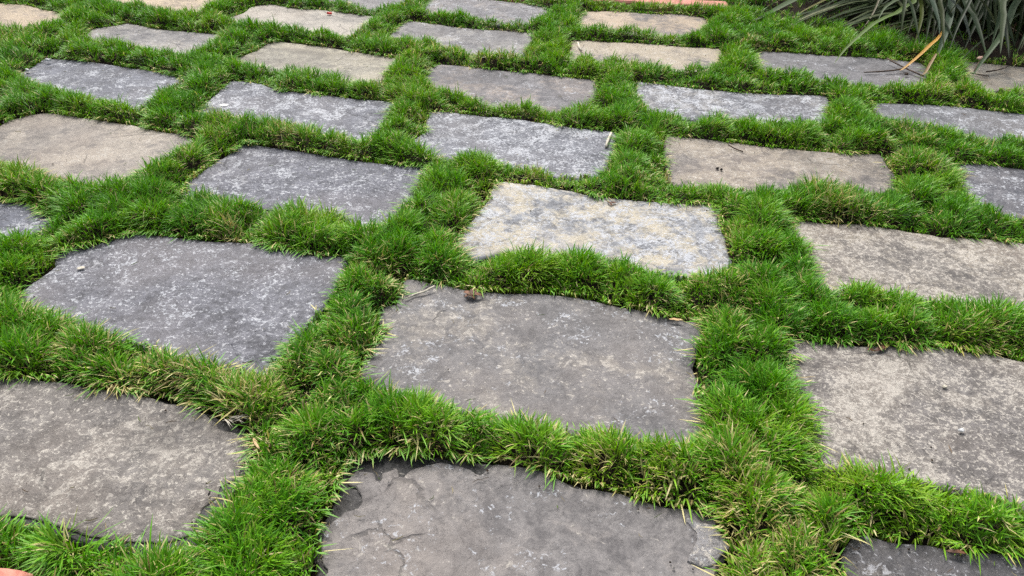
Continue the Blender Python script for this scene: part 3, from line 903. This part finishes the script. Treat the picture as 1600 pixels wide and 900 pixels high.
PL_A = plant(G(1395, 4), 90, 50, 30, 'leftmost dark green strappy plant with long pale arching leaves sweeping over the grass', 1)
PL_B = plant(G(1500, 28), 90, 90, 40, 'middle strappy plant with leaves hanging onto the buff stone in its shade', 2)
PL_C = plant(G(1612, 44), 90, 80, 34, 'strappy plant cut by the right edge beside the shaded buff stone', 3)
PL_D = plant((2.30, 4.75), 90, 20, 10, 'dark strappy plant farthest back behind the other strappy plants', 4)


PL_E = plant((1.62, 4.55), 80, 60, 20, 'strappy plant at the top edge behind the leaves that sweep over the grass', 5)


def hero(root, pxs, width, col, tipz=0.02, s=0.45, tipcol=None, name='leaf', label=None, crown=True):
    Yg = [G(*p)[1] for p in pxs]
    y0 = G(pxs[0][0], pxs[0][1], tipz)[1]
    P = []
    for p, yg in zip(pxs, Yg):
        Yd = y0 + s * max(yg - Yg[0], -1)
        z = max(1 - Yd / yg, tipz * .5)
        gx, gy = G(p[0], p[1], z)
        P.append((gx, gy, z))
    if crown:
        a, b = np.array(P[-2]), np.array(P[-1])
        e = b + (b - a) / np.linalg.norm(b - a) * 0.12 + np.array([0, 0, .0])
        r = np.array(root.location)
        P.append(tuple(e))
        P.append(tuple(0.45 * e + 0.55 * np.array([r[0], r[1], e[2] * .8 + .1])))
        P.append((r[0], r[1], 0.01))
    P = np.array(P[::-1]) - np.array(root.location)
    o = link(name, leaf_mesh(name, P, width, col, tipcol), root)
    if label: o['label'] = label


GG, LG, YG, OL = (.070,.105,.045), (.095,.15,.035), (.15,.15,.05), (.075,.095,.015)
hero(PL_A, [(1160,38),(1190,27),(1218,12),(1245,-2)], .038, GG, s=.5)
hero(PL_A, [(1222,47),(1244,34),(1272,21),(1298,12),(1325,0)], .014, (.2,.21,.12), s=.5)
hero(PL_A, [(1227,34),(1257,16),(1283,3)], .015, YG, s=.5)
hero(PL_A, [(1259,45),(1280,27),(1295,13),(1317,3),(1332,-2)], .026, GG, s=.5)
hero(PL_A, [(1268,40),(1290,26),(1310,16),(1336,8)], .02, (.055,.08,.03), s=.45)
hero(PL_A, [(1301,46),(1325,39),(1341,34),(1352,25)], .016, (.075,.105,.05), s=.4)
hero(PL_A, [(1303,100),(1317,81),(1340,58),(1370,34),(1400,21),(1412,12)], .022, LG, s=.45)
hero(PL_A, [(1343,49),(1356,34),(1367,15),(1373,0)], .008, (.2,.18,.12), s=.3)
hero(PL_B, [(1427,73),(1435,49),(1440,25),(1439,5)], .017, OL, tipz=.05, s=.25)
hero(PL_B, [(1468,57),(1467,34),(1462,18),(1457,3),(1448,-4)], .022, (.06,.09,.06), tipz=.10, s=.3)
hero(PL_B, [(1464,93),(1468,77),(1475,58),(1482,34),(1486,12)], .030, (.065,.10,.06), tipz=.03, s=.3)
hero(PL_B, [(1517,67),(1512,45),(1504,21),(1494,8)], .022, (.06,.075,.06), tipz=.08, s=.25)
hero(PL_B, [(1519,120),(1531,101),(1552,73),(1570,47),(1583,12)], .026, (.065,.10,.05), tipz=.015, s=.35)
hero(PL_B, [(1549,71),(1559,38),(1566,12)], .024, (.055,.085,.045), tipz=.08, s=.2)
hero(PL_C, [(1577,68),(1570,49),(1539,27),(1506,18)], .012, (.085,.10,.06), tipz=.07, s=.4, crown=False)
hero(PL_C, [(1505,92),(1517,78),(1550,52),(1580,30)], .012, (.07,.095,.05), tipz=.02, s=.4)
hero(PL_A, [(1372,32),(1380,15),(1394,4),(1408,-3)], .022, (.065,.10,.04), tipz=.08, s=.3)
hero(PL_B, [(1405,110),(1412,107),(1435,88),(1454,70),(1467,58),(1488,27)], .013, (.52,.28,.05), tipz=.012, s=.4, tipcol=(.5,.36,.2), name='dry_leaf', label='bent orange-yellow dry leaf', crown=False)
hero(PL_B, [(1441,117),(1446,113),(1454,99),(1463,84)], .010, (.30,.20,.11), tipz=.012, s=.35, name='dry_leaf', crown=False)

rl = random.Random(21)
for i in range(48):                                            # left flank: leaves swept low over the grass
    x, y = rl.uniform(1195, 1430), rl.uniform(22, 50)
    if x > 1330: y += 8
    sl = rl.uniform(.32, .62)
    ln = rl.uniform(70, 130)
    hero(PL_A if i % 2 else PL_E, [(x + ln * t, y - ln * sl * (t - .25 * t * t)) for t in (0, .3, .65, 1)], rl.uniform(.010, .022),
         rl.choice([(.014,.030,.007), (.022,.042,.010), (.032,.055,.014), (.06,.08,.028), (.02,.036,.008)]), tipz=rl.uniform(.015, .05), s=rl.uniform(.35, .55))
for i in range(44):                                            # right flank: leaves hanging over the bed
    x, y = rl.uniform(1405, 1640), rl.uniform(45, 88)
    y += (x - 1520) * 0.06
    dx = rl.uniform(-35, 35)
    hero(PL_B if x < 1530 else PL_C, [(x, y), (x + dx * .3, y - 22), (x + dx * .65, y - 44), (x + dx, y - 62)], rl.uniform(.010, .022),
         rl.choice([(.010,.022,.005), (.014,.030,.007), (.02,.038,.011), (.04,.058,.022), (.03,.042,.009)]), tipz=rl.uniform(.02, .12), s=rl.uniform(.2, .4))

# ------------------------------------------------------------------ small things lying about
TWIG_D = plain_mat('dark_twig', (.035, .022, .016), (.09, .055, .035), 120)
STRAW = plain_mat('pale_straw', (.40, .36, .28), (.54, .50, .41), 120, 0.6)
DEAD = plain_mat('dead_leaf', (.05, .021, .012), (.15, .065, .032), 60, 0.6)
TAN = plain_mat('tan_leaf', (.38, .25, .12), (.52, .37, .2), 60, 0.6)
WHITE = plain_mat('white_petal', (.45, .45, .44), (.58, .58, .57), 60, 0.6)
RED = plain_mat('red_petal', (.5, .03, .03), (.65, .07, .05), 60, 0.5)
BLACK = plain_mat('dark_dropping', (.012, .010, .010), (.04, .032, .028), 150, 0.8)


def tube_mesh(name, P, rad, mat, sides=6):
    P = np.array(P, float)
    n = len(P)
    d = np.gradient(P, axis=0); d /= np.linalg.norm(d, axis=1, keepdims=True)
    V, Fs = [], []
    for i in range(n):
        a = np.cross(d[i], [0, 0, 1.0]); a /= np.linalg.norm(a) + 1e-9
        b = np.cross(a, d[i])
        r = rad[i] if hasattr(rad, '__len__') else rad
        for q in range(sides):
            an = 2 * math.pi * q / sides
            V.append(P[i] + (a * math.cos(an) + b * math.sin(an)) * r)
        if i:
            for q in range(sides):
                Fs.append(((i - 1) * sides + q, (i - 1) * sides + (q + 1) % sides, i * sides + (q + 1) % sides, i * sides + q))
    Fs.append(tuple(range(sides))[::-1]); Fs.append(tuple(range((n - 1) * sides, n * sides)))
    return new_mesh(name, V, Fs, mat, True)


def stick(name, pxs, z, rad, mat, label, cat):
    pts = [(*G(p[0], p[1], zz), zz) for p, zz in zip(pxs, z)]
    c = np.array(pts).mean(0); c[2] = 0.004
    Pn = np.array(pts) - c
    o = link(name, tube_mesh(name, Pn, rad, mat), loc=tuple(c))
    return tag(o, label, cat)


stick('straw_stalk', [(632,467),(648,460),(662,456),(679,447)], [.008, .007, .008, .012], [.0012, .002, .0026, .0022], STRAW, 'pale dry grass stalk lying on the corner of the dead-leaf stone', 'stalk')
stick('pale_stick', [(947,229),(949,222),(952,215),(955,208)], [.007, .008, .009, .01], .0045, STRAW, 'short pale stick at the right end of the whitish blue-grey stone', 'stick')
stick('dark_twig', [(1138,226),(1146,231),(1153,234),(1161,237)], [.014, .008, .006, .006], .002, TWIG_D, 'thin dark twig on the long warm beige stone', 'twig')
stick('dry_stem', [(1350,113),(1372,112),(1396,110),(1412,107),(1420,103)], [.007, .008, .01, .012, .015], [.002, .003, .003, .003, .002], TWIG_D, 'long dark dry stem lying flat across the slate stone under the strappy plant', 'stem')
stick('dry_stem', [(1386,91),(1400,99),(1418,108),(1432,114),(1443,119)], [.02, .015, .012, .01, .007], .003, TWIG_D, 'brown dry stem slanting to the orange leaf on the slate stone under the plant', 'stem')
stick('dry_stem', [(1512,113),(1528,116),(1545,119)], [.008, .008, .008], .002, TWIG_D, 'short dark stem on the left of the shaded buff stone', 'stem')
stick('dry_stem', [(1541,112),(1556,110),(1568,107),(1576,103)], [.008, .012, .012, .02], [.003, .003, .002, .002], TWIG_D, 'brown stem on the right of the shaded buff stone', 'stem')
stick('pale_straw_bit', [(903,66),(905,74),(909,79)], [.012, .007, .007], .0035, STRAW, 'short pale straw at the left end of the thin beige stone', 'straw')


def chip(name, px, py, w, h, mat, label, cat, seed, thick=0.003, z=0.004, rot=0.0, group=None):
    rnd = random.Random(seed)
    P = np.array([(w / 2 * math.cos(a) * rnd.uniform(.7, 1.1), h / 2 * math.sin(a) * rnd.uniform(.7, 1.1)) for a in np.linspace(0, 2 * math.pi, 10)[:-1]])
    c, s_ = math.cos(rot), math.sin(rot)
    P = P @ np.array([[c, s_], [-s_, c]])
    n = len(P)
    V = [(*(p * .8), thick + rnd.uniform(-.3, .3) * thick) for p in P] + [(*p, thick * .5) for p in P] + [(*p, 0) for p in P * .9] + [(0, 0, thick * 1.15)]
    Fs = []
    for i in range(n):
        j = (i + 1) % n
        Fs += [(3 * n, i, j), (i, n + i, n + j, j), (n + i, 2 * n + i, 2 * n + j, n + j)]
    o = link(name, new_mesh(name, V, Fs, mat), loc=(*G(px, py, z), z))
    return tag(o, label, cat, group)


chip('white_petal', 76, 95, .026, .014, WHITE, 'white petal at the far corner of the dark slate stone', 'petal', 1, .008)
chip('white_petal', 43, 110, .024, .012, WHITE, 'white petal at the left tip of the dark slate stone', 'petal', 2, .006, rot=-.6)
chip('lichen_spot', 350, 164, .036, .026, WHITE, 'round white lichen spot on the dark blue-grey stone', 'lichen', 3, .0012, z=.0015)
chip('red_petal', 515, 22, .03, .014, RED, 'tiny red petal near the far edge of a light grey stone', 'petal', 4, .008)
chip('white_chip', 1502, 673, .0125, .009, WHITE, 'white chip on the coarse speckled stone at the right', 'chip', 5, .003)
chip('white_chip', 1476, 605, .012, .007, STRAW, 'pale chip near the far side of the coarse speckled stone', 'chip', 6, .003)
chip('pale_fleck', 126, 419, .022, .012, STRAW, 'pale fleck near the left end of the large mottled blue-grey stone', 'fleck', 7, .002, rot=.4, z=.0025)
chip('dropping', 1121, 264, .011, .009, BLACK, 'left of two dark droppings on the long beige stone', 'dropping', 8, .005)
chip('dropping', 1127, 266, .009, .008, BLACK, 'right of two dark droppings on the long beige stone', 'dropping', 9, .005)
chip('dark_seed', 327, 772, .003, .011, BLACK, 'small black seed on the rounded grey-brown stone', 'seed', 10, .003, z=.003)
chip('dark_seed', 1416, 117, .016, .012, TWIG_D, 'dark pod among the crossed stems on the slate stone', 'seed', 11, .008)


def curled_leaf(name, px, py, lobes, size, mat, label, rot, seed, z=0.004, stalk=True):
    """dry leaf: pointed lobes round a midrib, edges curled up"""
    rnd = random.Random(seed)
    V, Fs = [(0, 0, 0.004)], []
    n = 0
    for (ang, ln, wd) in lobes:
        b = len(V)
        K = 6
        for i in range(K + 1):
            t = i / K
            r = ln * t
            w = wd * math.sin(math.pi * min(1, t * .92 + .06)) ** .8 * 0.5
            zc = 0.0015 + 0.003 * math.sin(t * 2.4 + seed) * size / .05
            for a, lift in ((-1, .45), (0, 0), (1, .45)):
                x, y = r, w * a * 0.7
                V.append((size * (x * math.cos(ang) - y * math.sin(ang)), size * (x * math.sin(ang) + y * math.cos(ang)), max(.001, zc + size * w * lift * rnd.uniform(.6, 1.4))))
        for i in range(K):
            for q in range(2):
                a = b + i * 3 + q
                Fs.append((a, a + 1, a + 4, a + 3))
    me = new_mesh(name, V[0:], Fs, mat, True)
    root = link(name, me, loc=(*G(px, py, z), z))
    root.rotation_euler = (0, 0, rot)
    md = root.modifiers.new('thickness', 'SOLIDIFY'); md.thickness = 0.0006
    tag(root, label, 'leaf')
    if stalk:
        link('leaf_stalk', tube_mesh('leaf_stalk', [(0, 0, .006), (-size * .2, -size * .02, .008), (-size * .42, 0, .003)], .0011, TWIG_D), root)
    return root


curled_leaf('dead_leaf', 736, 464, [(0.1, .75, .5), (1.15, .6, .42), (-1.0, .62, .42), (2.2, .38, .3), (-2.1, .35, .3)], .042, DEAD, 'curled brown dead leaf on the far edge of the large smooth grey stone', 1.2, 1)
curled_leaf('dead_leaf', 952, 319, [(0.0, .8, .4), (1.4, .5, .3), (-1.3, .4, .3)], .028, DEAD, 'small brown leaf bit at the far edge of the cream and blue stone', .4, 2, stalk=False)
curled_leaf('tan_leaf', 396, 686, [(0.0, 1.0, .34)], .030, TAN, 'narrow tan leaf at the corner of the rounded grey-brown stone', -.95, 3, z=.012, stalk=False)
curled_leaf('dead_leaf', 1045, 499, [(0.0, .9, .35)], .034, TAN, 'thin brown leaf under the grass at the far corner of the dead-leaf stone', -.15, 4, stalk=False)
curled_leaf('dead_leaf', 1368, 549, [(0.0, .9, .5), (2.6, .6, .4)], .032, DEAD, 'brown leaf under the grass at the far edge of the coarse speckled stone', .5, 5, stalk=False)
curled_leaf('dead_leaf', 1478, 862, [(0.0, 1., .35)], .03, DEAD, 'brown leaf tucked under the grass by the dark rough stone', -.2, 6, stalk=False)

# tuft of bleached straw at the corner of the rounded stone
tuft = bpy.data.objects.new('straw_tuft', None)
tuft.location = (*G(360, 660, .006), .004)
COL.objects.link(tuft)
tag(tuft, 'tuft of bleached straw beside the corner of the rounded grey-brown stone', 'straw')
for i in range(11):
    a = random.uniform(-.9, .6); ln = random.uniform(.018, .034)
    b0 = Vector((random.uniform(-.014, .012), random.uniform(-.006, .008), random.uniform(.004, .012)))
    link('straw', tube_mesh('straw', [b0, b0 + Vector((ln * .5 * math.cos(a), ln * .5 * math.sin(a), .004)), b0 + Vector((ln * math.cos(a), ln * math.sin(a), 0))], [.0009, .001, .0004], STRAW, 4), tuft)

# little mushroom in the shade
gx, gy = G(1522, 112, 0.004)
mush = bpy.data.objects.new('mushroom', None)
mush.location = (gx, gy, 0.004)
COL.objects.link(mush)
tag(mush, 'little pinkish-brown mushroom on a thin stalk in the shade of the strappy plants', 'mushroom')
PINK = plain_mat('mushroom_skin', (.32, .19, .14), (.45, .30, .23), 80, .6)
link('stalk', tube_mesh('stalk', [(0, 0, 0), (.004, .004, .025), (.012, .006, .052)], [.002, .0018, .0015], PINK), mush)
V, Fs = [], []
for r, z in ((.0005, .060), (.007, .059), (.013, .055), (.016, .050), (.013, .0495), (.002, .052)):
    for q in range(12):
        V.append((.012 + r * math.cos(q * math.pi / 6), .006 + r * math.sin(q * math.pi / 6), z))
for i in range(5):
    for q in range(12):
        Fs.append((i * 12 + q, (i + 1) * 12 + q, (i + 1) * 12 + (q + 1) % 12, i * 12 + (q + 1) % 12))
link('cap', new_mesh('cap', V, Fs, PINK, True), mush)

# ------------------------------------------------------------------ clippings and crumbs of soil swept onto the stones
cv, cf, ct = [], [], []
rc = np.random.default_rng(5)
keys = list(STONES)
for q in range(900):
    kk = keys[rc.integers(len(keys))]
    P = OUT[kk]
    a = rc.integers(len(P)); t = rc.random()
    p = P[a] * (1 - t) + P[(a + 1) % len(P)] * t
    c = P.mean(0)
    p = p + (c - p) * rc.random() ** 2.2 * 0.55
    z = STONE_OBJ[kk][2] + 0.0045
    an = rc.random() * 6.28
    b = len(cv)
    if rc.random() < .6:
        ln, w = rc.uniform(.006, .02), rc.uniform(.0004, .0009)
        d = np.array([math.cos(an), math.sin(an)]); e = np.array([-d[1], d[0]])
        bow = rc.uniform(-.2, .2) * ln
        for f_, ww in ((-.5, .4), (0, 1), (.5, .3)):
            m_ = p + d * ln * f_ + e * (bow * (1 - 4 * f_ * f_))
            cv += [(*(m_ - e * w * ww), z), (*m_, z + w * 1.6), (*(m_ + e * w * ww), z)]
        cf += [(b + i, b + i + 1, b + i + 4, b + i + 3) for i in (0, 1, 3, 4)]
        col = [(.40, .34, .17), (.30, .24, .12), (.11, .17, .03), (.16, .10, .05)][rc.integers(4)]
        ct += [(*col, 1)] * 9
    else:
        r = rc.uniform(.0008, .0028)
        for i in range(5):
            rr = r * rc.uniform(.7, 1.2)
            cv.append((p[0] + rr * math.cos(i * 1.257), p[1] + rr * math.sin(i * 1.257), z - .001))
        cv.append((p[0], p[1], z + r * .8))
        cf += [(b + i, b + (i + 1) % 5, b + 5) for i in range(5)]
        col = [(.035, .025, .018), (.07, .05, .035), (.28, .26, .24)][rc.integers(3)]
        ct += [(*col, 1)] * 6
cm = new_mesh('clippings', cv, cf, attr_leaf_mat('clipping', 0.0, 0.8, 0.15))
at = cm.attributes.new('tint', 'FLOAT_COLOR', 'POINT'); at.data.foreach_set('color', np.array(ct, np.float32).ravel())
tag(link('clippings', cm), 'scattered dry grass clippings and soil crumbs lying on the stones', 'debris', kind='stuff')
